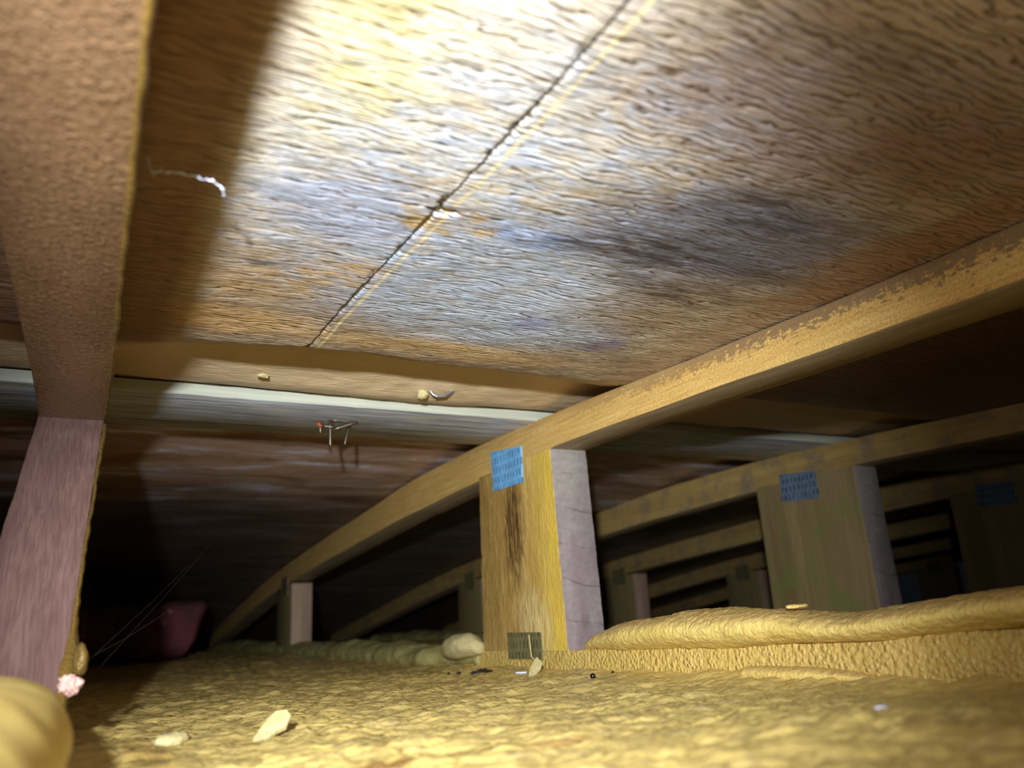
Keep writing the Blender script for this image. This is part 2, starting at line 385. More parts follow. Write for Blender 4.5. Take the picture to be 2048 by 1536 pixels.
def ceiling_mat():
    t = NT('plywood_deck', 0.5, 0.45)
    co = t.co
    wv = t.warp(14, (0.07, 0.05, 0)); wf = t.warp(38, (0.045, 0.024, 0))
    x, y, z = t.sep()
    amp = t.ramp(y, [(0.0, 1), (0.460, 1), (0.50, 0.25), (0.60, 0.2), (0.64, 0.03)])
    # veneer ripples: long across X, tight along Y, wavy and branching
    n_a = t.noise(t.map(scale=(34, 120, 1)), 1, 2.5, 0.5, 0.3)
    n_b = t.noise(t.map(scale=(110, 380, 1)), 1, 2, 0.5)
    ph = t.math('ADD', t.math('MULTIPLY', y, 2050.), t.math('MULTIPLY', n_a, 24.))
    ph = t.math('ADD', ph, t.math('MULTIPLY', n_b, 5.))
    sn = t.math('SINE', ph)
    rid = t.math('POWER', t.math('ADD', t.math('MULTIPLY', sn, 0.5), 0.5), 5.0)     # 1 in the furrows
    rid = t.math('MULTIPLY', rid, t.ramp(t.noise(t.map(scale=(70, 200, 1)), 1, 2), [(0.32, 0.15), (0.58, 1)]))
    r1o = t.noise(t.map(scale=(40, 170, 1)), 1, 3)
    fine = t.noise(t.map(scale=(300, 1300, 1)), 1, 3, 0.6, 0.5)
    big = t.noise(co, 16, 5, 0.6)
    c = t.mix(t.ramp(big, [(0.35, 0), (0.62, 1)]), srgb(170, 144, 118), srgb(200, 180, 152))
    pale = srgb(222, 214, 200); blue = srgb(196, 206, 222); slate = srgb(128, 128, 142); ochre = srgb(204, 164, 100)
    red = srgb(140, 102, 84); dark = srgb(60, 52, 56); peri = srgb(140, 140, 214); gold = srgb(218, 200, 124)
    mot = t.ramp(t.noise(t.map(scale=(60, 100, 1)), 1, 5, 0.65, 0.5), [(0.42, 0), (0.60, 0.75)])
    B = lambda cx, cy, rx, ry, col, am, rot=0, wp=None, soft=(0.08, 0.7): t.mix(t.blob((cx, cy), (rx, ry), wp or wv, am, rot, soft), c, col)
    c = B(0.095, 0.23, 0.12, 0.14, pale, 0.9)
    c = B(0.066, 0.18, 0.040, 0.09, gold, 0.7, soft=(0.0, 0.9))
    c = B(0.17, 0.33, 0.12, 0.11, blue, 0.95)
    c = B(0.22, 0.38, 0.10, 0.05, blue, 0.9)
    c = B(0.09, 0.28, 0.06, 0.05, srgb(170, 176, 206), 0.75, wp=wf)
    c = B(0.25, 0.24, 0.12, 0.08, slate, 0.95)
    c = B(0.22, 0.150, 0.12, 0.07, srgb(150, 128, 122), 0.8)
    c = B(0.30, 0.15, 0.09, 0.05, red, 0.5)
    c = B(0.34, 0.22, 0.035, 0.15, srgb(158, 118, 88), 0.8)
    c = B(0.070, 0.37, 0.045, 0.030, ochre, 0.6, wp=wf)
    c = B(0.105, 0.345, 0.03, 0.03, ochre, 0.8, wp=wf)
    c = B(0.065, 0.425, 0.05, 0.035, srgb(206, 164, 104), 0.8)
    c = B(0.19, 0.435, 0.16, 0.022, srgb(216, 180, 128), 0.85, wp=wf)
    c = B(0.124, 0.274, 0.026, 0.015, srgb(196, 162, 92), 0.9, wp=wf, soft=(0.1, 0.35))
    c = B(0.165, 0.272, 0.045, 0.016, srgb(124, 152, 206), 0.75, 0.1, wf)
    c = B(0.217, 0.372, 0.022, 0.024, srgb(160, 162, 216), 0.7, wp=wf, soft=(0.0, 1.0))
    c = B(0.285, 0.395, 0.03, 0.02, srgb(120, 104, 150), 0.6)
    c = B(0.066, 0.345, 0.012, 0.004, srgb(60, 44, 34), 0.7, 0.2, wf)
    k = t.blob((0.13, 0.27), (0.16, 0.20), wv, 1.0)
    c = t.mix(t.math('MULTIPLY', k, mot), c, srgb(190, 202, 226))
    mo2 = t.ramp(t.noise(t.map(scale=(44, 80, 1), loc=(3, 1, 0)), 1, 5, 0.65, 0.5), [(0.52, 0), (0.66, 0.55)])
    c = t.mix(t.math('MULTIPLY', k, mo2), c, srgb(210, 184, 146))
    # chord's red-brown shadow strip and the right bays' shade, painted into the colour
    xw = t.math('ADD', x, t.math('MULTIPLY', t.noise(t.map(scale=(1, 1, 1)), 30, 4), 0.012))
    c = t.mix(t.ramp(xw, [(0.036, 0.85), (0.048, 0)]), c, srgb(132, 92, 62))
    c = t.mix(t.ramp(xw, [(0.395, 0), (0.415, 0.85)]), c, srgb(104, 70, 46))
    wd = t.warp(90, (0.03, 0.008, 0))
    for a in ((0.225, 0.262, 0.085, 0.030, 1.0), (0.245, 0.212, 0.06, 0.034, 0.75), (0.27, 0.302, 0.07, 0.026, 0.9), (0.30, 0.262, 0.05, 0.014, 0.6),
              (0.19, 0.268, 0.03, 0.005, 0.8), (0.20, 0.12, 0.03, 0.012, 0.5)):
        k = t.blob((a[0], a[1]), (a[2], a[3]), wd, a[4], 0.0, (0.05, 0.8))
        c = t.mix(t.math('MULTIPLY', k, t.ramp(r1o, [(0.36, 1), (0.60, 0.25)])), c, dark)
    c = t.mix(t.math('MULTIPLY', rid, t.math('MULTIPLY', amp, 0.72)), c, srgb(96, 74, 58))  # furrows darkened in the colour to deepen their shade
    c = t.mix(t.ramp(y, [(0.49, 0), (0.52, 0.7)]), c, srgb(222, 194, 150))  # rolled sheet end paled in the colour so it looks lit
    # far sheet: purple brown with whitish mould streaks
    fr = t.ramp(t.math('MULTIPLY', y, 1.0), [(0.60, 0), (0.66, 1)])
    g = t.noise(t.map(scale=(6, 22, 1), src=wf), 1, 5, 0.62, 0.4)
    fc = t.ramp(g, [(0.32, srgb(96, 72, 58)), (0.46, srgb(176, 140, 114)), (0.55, srgb(190, 162, 148)), (0.62, srgb(222, 222, 240)), (0.76, srgb(230, 232, 244))])
    yn = t.math('ADD', t.math('SUBTRACT', y, 0.9), t.math('MULTIPLY', t.noise(t.map(scale=(5, 14, 1)), 1, 5), 0.35))
    fc = t.mix(t.ramp(yn, [(0.17, 0), (0.36, 0.85)]), fc, srgb(62, 50, 48))
    c = t.mix(fr, c, fc)
    # ripples fade on the smooth rolled-up edge of the near sheet
    jag = t.math('MULTIPLY', t.math('SUBTRACT', t.noise(t.map(scale=(0, 1, 0)), 260, 3, 0.7), 0.5), 0.0022)
    cx = t.math('ADD', t.math('SUBTRACT', 0.1205, t.math('MULTIPLY', y, 0.013)), jag)
    cd = t.math('ABSOLUTE', t.math('SUBTRACT', x, cx))
    cw = t.math('ADD', 0.10, t.math('MULTIPLY', t.noise(t.map(scale=(0, 1, 0)), 70, 3), 0.9))
    ck = t.math('MULTIPLY', t.math('LESS_THAN', t.math('MULTIPLY', cd, 1000.), cw), t.math('LESS_THAN', y, 0.477))
    c = t.mix(t.math('MULTIPLY', ck, 0.92), c, srgb(30, 22, 20))
    c = t.mix(t.blob((0.1205, 0.2665), (0.006, 0.0026), wf, 1.0, 0.0, (0.2, 0.5)), c, srgb(40, 26, 16))
    # drawn chalk-like lighter seam beside the crack
    jx = t.math('ADD', x, t.math('MULTIPLY', t.noise(t.map(scale=(0, 1, 0)), 30, 3), 0.002))
    base = t.math('ADD', 0.1275, t.math('MULTIPLY', y, -0.0140))
    d = t.math('ABSOLUTE', t.math('SUBTRACT', jx, base))
    ln = t.math('MULTIPLY', t.ramp(t.math('MULTIPLY', d, 420.), [(0.15, 1), (0.6, 0)]), t.ramp(y, [(0.46, 1), (0.47, 0)]))
    c = t.mix(t.math('MULTIPLY', ln, 0.75), c, srgb(244, 224, 170))
    h = t.math('SUBTRACT', t.math('MULTIPLY', n_b, 0.5), t.math('MULTIPLY', rid, 1.0))
    h = t.math('MULTIPLY', h, amp)
    nb = t.bump(h, 0.0010, 1.0)
    nb = t.bump(fine, 0.00025, 0.8, nb)
    return t.done(c, nb)
M['deck'] = ceiling_mat()
M['black'] = NT('crack_dark', 0.9, 0.1).done(srgb(22, 16, 14))

# ------------------------------------------------------------------ truss profile (Y along the truss, crown over the post row)
TY = np.array([-0.70, -0.1, 0.17, 0.38, 0.57, 0.72, 0.90, 1.05, 1.62, 2.31, 2.9])
TZ = np.array([0.150, 0.155, 0.158, 0.165, 0.1736, 0.1776, 0.1755, 0.1665, 0.127, 0.042, -0.04])
DP = np.array([0.026, 0.026, 0.0255, 0.0255, 0.0290, 0.0360, 0.040, 0.038, 0.036, 0.036, 0.036])
def pchip(xs, ys, x):
    x = np.asarray(x, float); h = np.diff(xs); d = np.diff(ys)/h
    m = np.zeros(len(xs)); m[0] = d[0]; m[-1] = d[-1]
    for i in range(1, len(xs)-1): m[i] = 0 if d[i-1]*d[i] <= 0 else 2/(1/d[i-1]+1/d[i])
    i = np.clip(np.searchsorted(xs, x)-1, 0, len(xs)-2); t = (x-xs[i])/h[i]
    return (2*t**3-3*t**2+1)*ys[i]+(t**3-2*t**2+t)*h[i]*m[i]+(-2*t**3+3*t**2)*ys[i+1]+(t**3-t**2)*h[i]*m[i+1]
ztop = lambda y: pchip(TY, TZ, y)
zbot = lambda y: pchip(TY, TZ, y) - np.interp(y, TY, DP)
X1, SP, TH = -0.0274, 0.3855, 0.038

# ------------------------------------------------------------------ setting: foam floor
def floor_z(X, Y):
    z = -0.040 + 0.016*sstep(0.9, 2.1, Y)
    z = z + 0.004*fbm(X*5+2, Y*5, s=11, o=3)
    # foreground swells up towards the lens on the right
    z = z + 0.006*np.exp(-((X-0.24)/0.12)**2-((Y-0.17)/0.07)**2)
    wx = X + 0.012*fbm(X*30, Y*30, s=3, o=2); wy = Y + 0.012*fbm(X*30+9, Y*30, s=4, o=2)
    d1, d2 = worley(wx*48, wy*82, 21)
    pil = np.clip(d2-d1, 0, 0.55)
    z = z + 0.0042*np.sqrt(pil)*(0.6+0.4*fbm(X*20, Y*20, s=6, o=2))
    d1, d2 = worley(wx*130, wy*190, 22)
    z = z + 0.0011*np.sqrt(np.clip(d2-d1, 0, 0.5))
    z = z + 0.0010*fbm(X*160, Y*200, s=8, o=3)
    z = z + 0.0022*fbm(X*34, Y*60, s=77, o=2)
    # every third bay the foam laps up against the chord sides
    for i in range(8):
        xc = X1+i*SP+TH/2
        z = z + 0.004*np.exp(-((X-xc)/0.035)**2)*(0.6+0.7*fbm(X*3, Y*14, s=30+i, o=3))
    return z
def build_floor():
    ny = 760
    ys = 0.10*(3.1/0.10)**(np.linspace(0, 1, ny)); ys = np.concatenate([np.linspace(-0.5, 0.095, 20), ys])
    u = np.linspace(0, 1, 820)
    xs = -0.35 + 0.55*u + 2.3*u**3.0
    Xg, Yg = np.meshgrid(xs, ys, indexing='ij')
    V = np.stack([Xg, Yg, floor_z(Xg, Yg)], -1).reshape(-1, 3)
    o = mesh('floor', V, grid_faces(len(xs), len(ys)), M['foam_floor'])
    tag(o, 'lumpy yellow spray foam insulation covering the attic floor', None, None, 'structure')
build_floor()

# ------------------------------------------------------------------ setting: plywood roof deck (two sheets)
def deck_near(X, Y):
    z = ztop(Y) + 0.0006
    xi = (X-0.01) % SP / SP                       # 0 and 1 over the trusses
    mid = np.sin(np.pi*np.clip(xi, 0, 1))**0.6
    # the sheet end rolls up off the chords and over the board
    y0 = 0.462 + 0.012*fbm(X*9, 0*X, s=41, o=3)
    wd = 0.048 + 0.07*(1-mid)
    lift = sstep(0, 1, (Y-y0)/wd)
    z = z - 0.0022*mid*np.exp(-((Y-0.45)/0.03)**2)*(Y < y0) - 0.0022*mid*np.exp(-((Y-0.45)/0.03)**2)*(Y >= y0)
    z = z*(1-lift) + 0.1832*lift + 0.0075*mid*np.exp(-((Y-0.522)/0.018)**2)
    z = z + 0.0022*mid*fbm(X*12, Y*10, s=44, o=3) + 0.0005*fbm(X*60, Y*110, s=45, o=3)
    # lumpy inner edge by the board
    z = z + 0.0028*np.exp(-((Y-0.555)/0.018)**2)*fbm(X*22, Y*8, s=47, o=3)*mid
    z = z - 0.0055*mid*np.exp(-((Y-0.580)/0.020)**2)
    return np.where(Y > 0.596, np.maximum(z, 0.1850), z)
def build_deck():
    xs = np.linspace(-0.50, 2.3, 1150); xs = np.concatenate([np.linspace(-0.5, -0.06, 60), np.linspace(-0.055, 0.45, 420), np.linspace(0.46, 2.3, 260)])
    ys = np.concatenate([np.linspace(-0.70, 0.05, 40), np.linspace(0.055, 0.625, 560)])
    X, Y = np.meshgrid(xs, ys, indexing='ij')
    Z = deck_near(X, Y)
    # crack running along Y: a real groove, stepped
    xc = 0.1205 - 0.013*Y + 0.0006*np.sign(vnoise(Y*90, 0*Y, s=3)) + 0.0005*fbm(Y*40, 0*Y, s=5, o=3)
    g = np.exp(-((X-xc)/0.0007)**2)*(Y < 0.475)*(0.45+0.55*vnoise(Y*120, 0*Y, s=9))
    Z = Z + 0.0022*np.maximum(g, 0)
    hole = np.exp(-((X-0.1215)/0.0042)**2-((Y-0.266)/0.0022)**2); Z = Z + 0.004*hole
    V = np.stack([X, Y, Z], -1).reshape(-1, 3)
    o = mesh('ceiling', V, grid_faces(len(xs), len(ys))[:, ::-1], M['deck'])
    sol = o.modifiers.new('thick', 'SOLIDIFY'); sol.thickness = 0.009; sol.offset = -1
    tag(o, 'water-stained rippled plywood roof sheet overhead, nearest one', None, None, 'structure')
    ys2 = np.concatenate([np.linspace(0.63, 1.3, 200), np.linspace(1.31, 2.9, 120)])
    X, Y = np.meshgrid(np.concatenate([np.linspace(-0.5, 0.9, 220), np.linspace(0.91, 2.3, 100)]), ys2, indexing='ij')
    Z = ztop(Y) + 0.0008 + np.maximum(0.1900-ztop(Y), 0)*(1-sstep(0.72, 0.98, Y)) + 0.0025*fbm(X*8, Y*10, s=51, o=3)*sstep(0.73, 0.85, Y)
    xi = ((X-0.01) % SP)/SP; mid = np.sin(np.pi*np.clip(xi, 0, 1))**0.6
    Z = Z*mid + (1-mid)*np.maximum(Z, ztop(Y)+0.0006)
    V = np.stack([X, Y, Z], -1).reshape(-1, 3)
    o = mesh('ceiling', V, grid_faces(320, 320)[:, ::-1], M['deck'])
    sol = o.modifiers.new('thick', 'SOLIDIFY'); sol.thickness = 0.009; sol.offset = -1
    tag(o, 'dark far plywood roof sheet with whitish mould streaks behind the grey board', None, None, 'structure')
build_deck()

# ------------------------------------------------------------------ trusses
YP, WP, YF, WF = 0.581, 0.151, 1.52, 0.118
BASEZ = -0.0224
def chord_part(x0, T, base, mats, sm, y0=-0.55, y1=2.62, n=170, jit=0.0004, skew=0.0):
    ys = np.linspace(y0, y1, n); R = []
    for y in ys:
        zt, zb = float(ztop(y)), float(zbot(y))
        R.append(ring((x0+TH/2-skew*max(0, 0.51-y), y, (zt+zb)/2), (TH/2, 0, 0), (0, 0, (zt-zb)/2), 0.0012))
    V, Fc, MI = loft(R, sm, jit, 3)
    V[:, 2] = np.minimum(V[:, 2], ztop(V[:, 1]))
    return mesh('top_chord', V, Fc, mats, T, base, MI, True, 35)
def post_part(T, base, corners_b, corners_t, mats, sm, n=60, jit=0.0006, seed=1, ch=0.0016):
    """corners: (x0,x1,y0,y1,z) bottom and top"""
    R = []
    for k in range(n):
        t = k/(n-1); a = [corners_b[j]*(1-t)+corners_t[j]*t for j in range(5)]
        R.append(ring(((a[0]+a[1])/2, (a[2]+a[3])/2, a[4]), ((a[1]-a[0])/2, 0, 0), (0, (a[3]-a[2])/2, 0), ch))
    V, Fc, MI = loft(R, sm, jit, seed)
    return mesh('post', V, Fc, mats, T, base, MI, True, 35)
def quad_plate(T, base, x, pts, mat, name='connector_plate', th=0.0009):
    """thin toothed steel plate nailed over the joint on the face at x; pts in (y,z)"""
    n = 14; V = []; Fc = []
    P = [np.array(p) for p in pts]
    for s in (0, 1):
        for i in range(n+1):
            for j in range(n+1):
                u, v = i/n, j/n
                q = (1-u)*(1-v)*P[0]+u*(1-v)*P[1]+u*v*P[2]+(1-u)*v*P[3]
                V.append((x - (th if s else -0.001) - 0.0003*math.sin(9*u)*s, q[0], q[1]))
    N = (n+1)**2
    for i in range(n):
        for j in range(n):
            a = i*(n+1)+j
            Fc.append((a, a+1, a+n+2, a+n+1)); Fc.append((N+a, N+a+n+1, N+a+n+2, N+a+1))
    for i in range(n):
        for a, b in ((i*(n+1), (i+1)*(n+1)), (i*(n+1)+n, (i+1)*(n+1)+n), (i, i+1), (n*(n+1)+i, n*(n+1)+i+1)):
            Fc.append((a, b, N+b, N+a))
    return mesh(name, V, Fc, mat, T, base, None, False)
def bottom_chord(x0, T, base, mat):
    ys = np.linspace(-0.5, 2.6, 200); R = []
    for y in ys:
        zt = float(np.interp(y, [0.1, 0.21, 0.374, 0.568, 0.7], [-0.012, -0.0137, -0.0190, -0.0224, -0.0224])) - (0.022 if x0 < 0 else 0)
        R.append(ring((x0+TH/2, y, (zt-0.06)/2), (TH/2, 0, 0), (0, 0, (zt+0.06)/2), 0.002))
    V, Fc, MI = loft(R, (0, 0, 0, 0, 0), 0.001, 12)
    return mesh('bottom_chord', V, Fc, mat, T, base, MI, True, 35)

M['chord_bottom'] = foam_mat('chord_coated', srgb(206, 172, 92), srgb(224, 192, 112), 0.0008, 0.24, 300, spec=0.6, beads=0.0016)
LAB = ['nearest roof truss, its reddish post and glossy brown chord along the left edge',
       'roof truss with the bright yellow post and clean blue plate in the middle',
       'roof truss behind the middle one, its broad dim post right of centre',
       'third roof truss back on the right, dim olive post near the right edge',
       'fourth roof truss back, its small dark post seen between the lit posts',
       'fifth roof truss back, only slivers of chord in the dark gap',
       'farthest roof truss in the dark on the right']
for i in range(7):
    x0 = X1 + i*SP
    base = (x0, YP, BASEZ)
    T = empty('roof_truss', base); tag(T, LAB[i], 'roof truss', 'roof trusses')
    if i == 0:
        chord_part(x0, T, base, [M['chord_near'], M['chord_far'], M['foam_glaze']], (2, 1, 0, 0, 0), skew=0.0175)
    elif i == 1:
        chord_part(x0, T, base, [M['chord_side'], M['chord_under']], (1, 1, 0, 1, 1))
    else:
        chord_part(x0, T, base, [M['chord_far'], M['chord_under']], (1, 1, 0, 1, 1))
    bottom_chord(x0, T, base, M['chord_bottom'])
    # main post
    if i == 0:
        post_part(T, base, (-0.0400, -0.0005, 0.385, 0.50, -0.035), (x0, x0+TH, 0.580, 0.70, float(zbot(0.62))+0.002),
                  [M['post_near'], M['foam_glaze']], (1, 0, 0, 0, 0), 90)
    elif i == 1:
        post_part(T, base, (x0, x0+TH, YP-0.002, YP+WP+0.002, BASEZ-0.0005), (x0, x0+TH, YP+0.004, YP+WP-0.004, float(zbot(YP+0.05))+0.001),
                  [M['post_side'], M['post_end']], (1, 1, 0, 1, 1), 90, 0.0009)
    else:
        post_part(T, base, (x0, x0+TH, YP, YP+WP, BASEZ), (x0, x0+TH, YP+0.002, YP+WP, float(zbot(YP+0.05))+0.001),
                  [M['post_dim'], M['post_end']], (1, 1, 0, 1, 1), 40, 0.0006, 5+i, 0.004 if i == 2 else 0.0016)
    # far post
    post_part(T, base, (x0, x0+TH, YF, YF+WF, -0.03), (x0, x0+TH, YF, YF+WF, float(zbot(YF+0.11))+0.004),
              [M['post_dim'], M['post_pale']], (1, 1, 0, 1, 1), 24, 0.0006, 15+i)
    if i == 1:
        quad_plate(T, base, x0, [(0.6967, 0.1647), (0.6342, 0.1576), (0.6356, 0.1237), (0.6944, 0.1253)], M['plate_blue'])['label'] = 'bright blue toothed metal plate over the upper joint'
        quad_plate(T, base, x0, [(0.6810, -0.0071), (0.6190, -0.0080), (0.6190, -0.0300), (0.6812, -0.0301)], M['plate_grimy'])['label'] = 'olive foam-stained metal plate over the lower joint'
    elif i >= 2:
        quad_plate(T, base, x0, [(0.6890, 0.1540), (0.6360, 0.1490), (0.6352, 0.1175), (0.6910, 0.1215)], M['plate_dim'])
    if i >= 1:
        zz = float(zbot(YF+0.05))
        quad_plate(T, base, x0, [(1.60, zz+0.012), (1.55, zz+0.016), (1.55, zz-0.020), (1.60, zz-0.022)], M['plate_grimy'])

# ------------------------------------------------------------------ grey board above the chords, with nails
def build_board():
    base = (0.15, 0.66, 0.176)
    B = empty('weathered_board', base)
    tag(B, 'grey weathered board lying across the chords under the roof, nail points sticking out', 'board')
    R = []
    for x in np.linspace(-0.5, 2.25, 240):
        sg = 0.0012*math.sin(x*7)
        R.append(ring((x, 0.6625, 0.1802), (0, 0.0595, 0.0021), (0, -0.0002, 0.0044), 0.0008))
    V, Fc, MI = loft(R, (0, 0, 1, 0, 0), 0.0005, 8)
    mesh('plank', V, Fc, [M['board'], M['board_edge']], B, base, MI, True, 35)
    def nail(a, b, r=0.0016, mat='nail'):
        a = Vector(a); b = Vector(b); d = (b-a).normalized(); u = d.orthogonal().normalized(); v = d.cross(u)
        R = []
        for t, rr in ((0, r), (0.3, r), (0.7, r*0.95), (0.9, r*0.8), (1.0, r*0.25)):
            c = a.lerp(b, t) + u*0.0004*math.sin(t*5); R.append([c+u*rr*math.cos(k*math.pi/4)+v*rr*math.sin(k*math.pi/4) for k in range(8)])
        V, Fc, MI = loft(R); mesh('nail', V, Fc, M[mat], B, base)
    nail((0.1842, 0.655, 0.178), (0.1838, 0.655, 0.1515))       # long one, hanging down
    nail((0.2040, 0.662, 0.178), (0.1975, 0.660, 0.1555))       # right one
    nail((0.1765, 0.660, 0.178), (0.1768, 0.660, 0.1640), 0.0012)
    nail((0.1740, 0.660, 0.1735), (0.1775, 0.658, 0.1700), 0.0019, 'rust')
    nail((0.1770, 0.654, 0.1695), (0.1870, 0.652, 0.1690), 0.0011)
    nail((0.1850, 0.655, 0.1665), (0.2065, 0.650, 0.1745), 0.0015)
    nail((0.1830, 0.655, 0.1755), (0.2050, 0.652, 0.1745), 0.0009)
build_board()

# ------------------------------------------------------------------ foam beads along the bottom chords
def bead(name, label, stations, mat, nr=72, amp=0.002, seed=0, fine=0.0006, group=None, ns=None):
    """stations: (y, xc, zc, rx, rz); smooth tube, tapered shut at both ends"""
    st = np.array(stations); ns = ns or 220
    tt = np.linspace(0, 1, ns); ys = st[0, 0] + (st[-1, 0]-st[0, 0])*tt
    order = st[:, 0].argsort(); sx = st[order]
    f = lambda k: pchip(sx[:, 0], sx[:, k], ys)
    xc, zc, rx, rz = f(1), f(2), f(3), f(4)
    a = np.linspace(0, 2*np.pi, nr, endpoint=False)
    X = xc[:, None] + rx[:, None]*np.cos(a)[None]; Z = zc[:, None] + rz[:, None]*np.sin(a)[None]
    Y = np.repeat(ys[:, None], nr, 1)
    d = amp*fbm(X*38, Y*22, Z*38, seed, 3) + fine*fbm(X*300, Y*300, Z*300, seed+5, 3)
    X = X + d*np.cos(a)[None]; Z = Z + d*np.sin(a)[None]
    V = np.stack([X, Y, Z], -1).reshape(-1, 3); F = []
    for i in range(ns-1):
        for j in range(nr):
            k = (j+1) % nr; F.append((i*nr+j, i*nr+k, (i+1)*nr+k, (i+1)*nr+j))
    F.append(tuple(range(nr))[::-1]); F.append(tuple((ns-1)*nr+j for j in range(nr)))
    b = (float(xc.mean()), float(ys.mean()), float((zc-rz).min()))
    o = mesh(name, V, F, mat, None, b)
    return tag(o, label, 'spray foam', group)
XT = X1+SP
bead('foam_bead', 'thick overhanging roll of yellow foam running right from the yellow post',
     [(-0.10, XT+0.012, -0.004, 0.024, 0.009), (0.10, XT+0.012, -0.003, 0.024, 0.009), (0.20, XT+0.010, -0.0045, 0.024, 0.0085), (0.25, XT+0.010, -0.0085, 0.023, 0.008), (0.30, XT+0.010, -0.0120, 0.023, 0.0085),
      (0.36, XT+0.009, -0.0100, 0.024, 0.0110), (0.42, XT+0.010, -0.0100, 0.025, 0.0115), (0.48, XT+0.012, -0.0125, 0.023, 0.0105), (0.54, XT+0.016, -0.017, 0.018, 0.0085), (0.572, XT+0.020, -0.021, 0.010, 0.005), (0.580, XT+0.022, -0.022, 0.002, 0.001)],
     M['foam'], seed=61, amp=0.0026, fine=0.0008, nr=110, ns=420)
bead('foam_lump', 'smooth bright yellow foam lump in the bottom left corner',
     [(0.02, -0.020, -0.026, 0.020, 0.018), (0.20, -0.020, -0.026, 0.021, 0.019), (0.27, -0.019, -0.0245, 0.022, 0.0175), (0.33, -0.018, -0.024, 0.0215, 0.0165), (0.365, -0.018, -0.026, 0.018, 0.014), (0.385, -0.018, -0.030, 0.010, 0.008), (0.39, -0.018, -0.031, 0.002, 0.002)],
     M['foam_smooth'], seed=71, amp=0.0022, fine=0.0001)
rl = ['dim ridge of foam over the truss bottom left of the yellow post', 'dim foam ridge along the truss behind the middle one', 'dim foam ridge at the foot of the olive post by the right edge',
      'dark foam ridge along the fourth truss back', 'dark foam ridge along the fifth truss back']
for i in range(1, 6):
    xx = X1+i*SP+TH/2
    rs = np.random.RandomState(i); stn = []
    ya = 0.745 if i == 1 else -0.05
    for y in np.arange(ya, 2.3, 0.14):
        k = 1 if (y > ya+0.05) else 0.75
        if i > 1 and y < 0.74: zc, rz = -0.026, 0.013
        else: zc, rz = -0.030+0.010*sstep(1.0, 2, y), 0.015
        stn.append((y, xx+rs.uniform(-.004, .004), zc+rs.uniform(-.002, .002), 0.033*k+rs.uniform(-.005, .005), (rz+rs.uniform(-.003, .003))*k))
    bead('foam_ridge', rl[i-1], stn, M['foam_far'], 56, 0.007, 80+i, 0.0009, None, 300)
# curled flap of foam left of the yellow post
bead('foam_curl', 'small curled foam blob touching the left foot of the yellow post',
     [(0.735, XT-0.006, -0.020, 0.008, 0.006), (0.75, XT-0.008, -0.017, 0.014, 0.011), (0.775, XT-0.007, -0.0175, 0.016, 0.012), (0.80, XT-0.004, -0.020, 0.012, 0.009), (0.815, XT, -0.023, 0.003, 0.003)], M['chip'], 40, 0.006, 93, 0.0008, None, 60)
bead('foam_fillet', 'low pale foam strip at the foot of the coated chord on the right',
     [(0.285, XT-0.003, -0.0365, 0.002, 0.001), (0.30, XT-0.005, -0.0355, 0.006, 0.003), (0.34, XT-0.007, -0.035, 0.008, 0.0045), (0.37, XT-0.006, -0.0355, 0.006, 0.004), (0.385, XT-0.003, -0.0365, 0.002, 0.001)], M['foam'], 30, 0.0015, 95, 0.0004, None, 60)

# ragged foam coat on the right edge of the nearest post (part of that truss)
T1 = [o for o in bpy.data.objects if o.name.startswith('roof_truss')][0]
def edge_coat():
    R = []
    pb = Vector((-0.0005, 0.385, -0.035)); pt = Vector((X1+TH, 0.580, float(zbot(0.60))))
    for t in np.linspace(0.02, 0.995, 260):
        c = pb.lerp(pt, float(t))
        fat = 0.0016 + 0.0032*math.exp(-((t-0.17)/0.07)**2) + 0.0006*float(fbm(np.array([t*40.]), np.array([2.]), s=3)[0])
        wv = 0.0010*float(fbm(np.array([t*26.]), np.array([7.]), s=6)[0])
        cx = c.x + 0.0004 + wv*0.6
        R.append([Vector((cx+fat*1.0*math.cos(a), c.y+0.008+0.011*math.sin(a), c.z+0.0015*math.sin(a))) for a in np.linspace(0, 2*math.pi, 16, endpoint=False)])
    V, Fc, MI = loft(R, None, 0.0006, 9)
    mesh('foam_coat', V, Fc, M['foam_glaze'], T1, tuple(T1.location))['label'] = 'glossy mustard foam crust on the post edge'
    R = []
    for y in np.linspace(0.02, 0.575, 260):
        wv = 0.0009*float(fbm(np.array([y*70.]), np.array([3.]), s=16)[0])
        cx = X1+TH-0.0175*max(0, 0.51-y)-0.0002+wv*0.5; rr = 0.0011+wv*0.4
        R.append([Vector((cx+rr*math.cos(a), y, float(zbot(y))+0.0004+rr*math.sin(a))) for a in np.linspace(0, 2*math.pi, 12, endpoint=False)])
    V, Fc, MI = loft(R)
    mesh('foam_coat', V, Fc, M['foam_glaze'], T1, tuple(T1.location))['label'] = 'thin golden foam line along the chord edge'
edge_coat()

# ------------------------------------------------------------------ crumbs and debris
def rock(name, c, r, mat, label, cat, seed, amp=0.3, rot=0, group=None, f=3.0, sub=4):
    import bmesh
    bm = bmesh.new(); bmesh.ops.create_icosphere(bm, subdivisions=sub, radius=1)
    V = np.array([v.co[:] for v in bm.verts]); Fc = [[v.index for v in f_.verts] for f_ in bm.faces]; bm.free()
    V = V*(1+amp*fbm(V[:, 0]*f*0.5+seed, V[:, 1]*f*0.5, V[:, 2]*f*0.5, seed, 4))[:, None]
    V = V*np.array(r); cs, sn = math.cos(rot), math.sin(rot)
    V = np.stack([V[:, 0]*cs-V[:, 1]*sn, V[:, 0]*sn+V[:, 1]*cs, V[:, 2]], 1)+np.array(c)
    o = mesh(name, V, Fc, mat, None, c); return tag(o, label, cat, group)
def fz(x, y): return float(floor_z(np.array([x]), np.array([y]))[0])
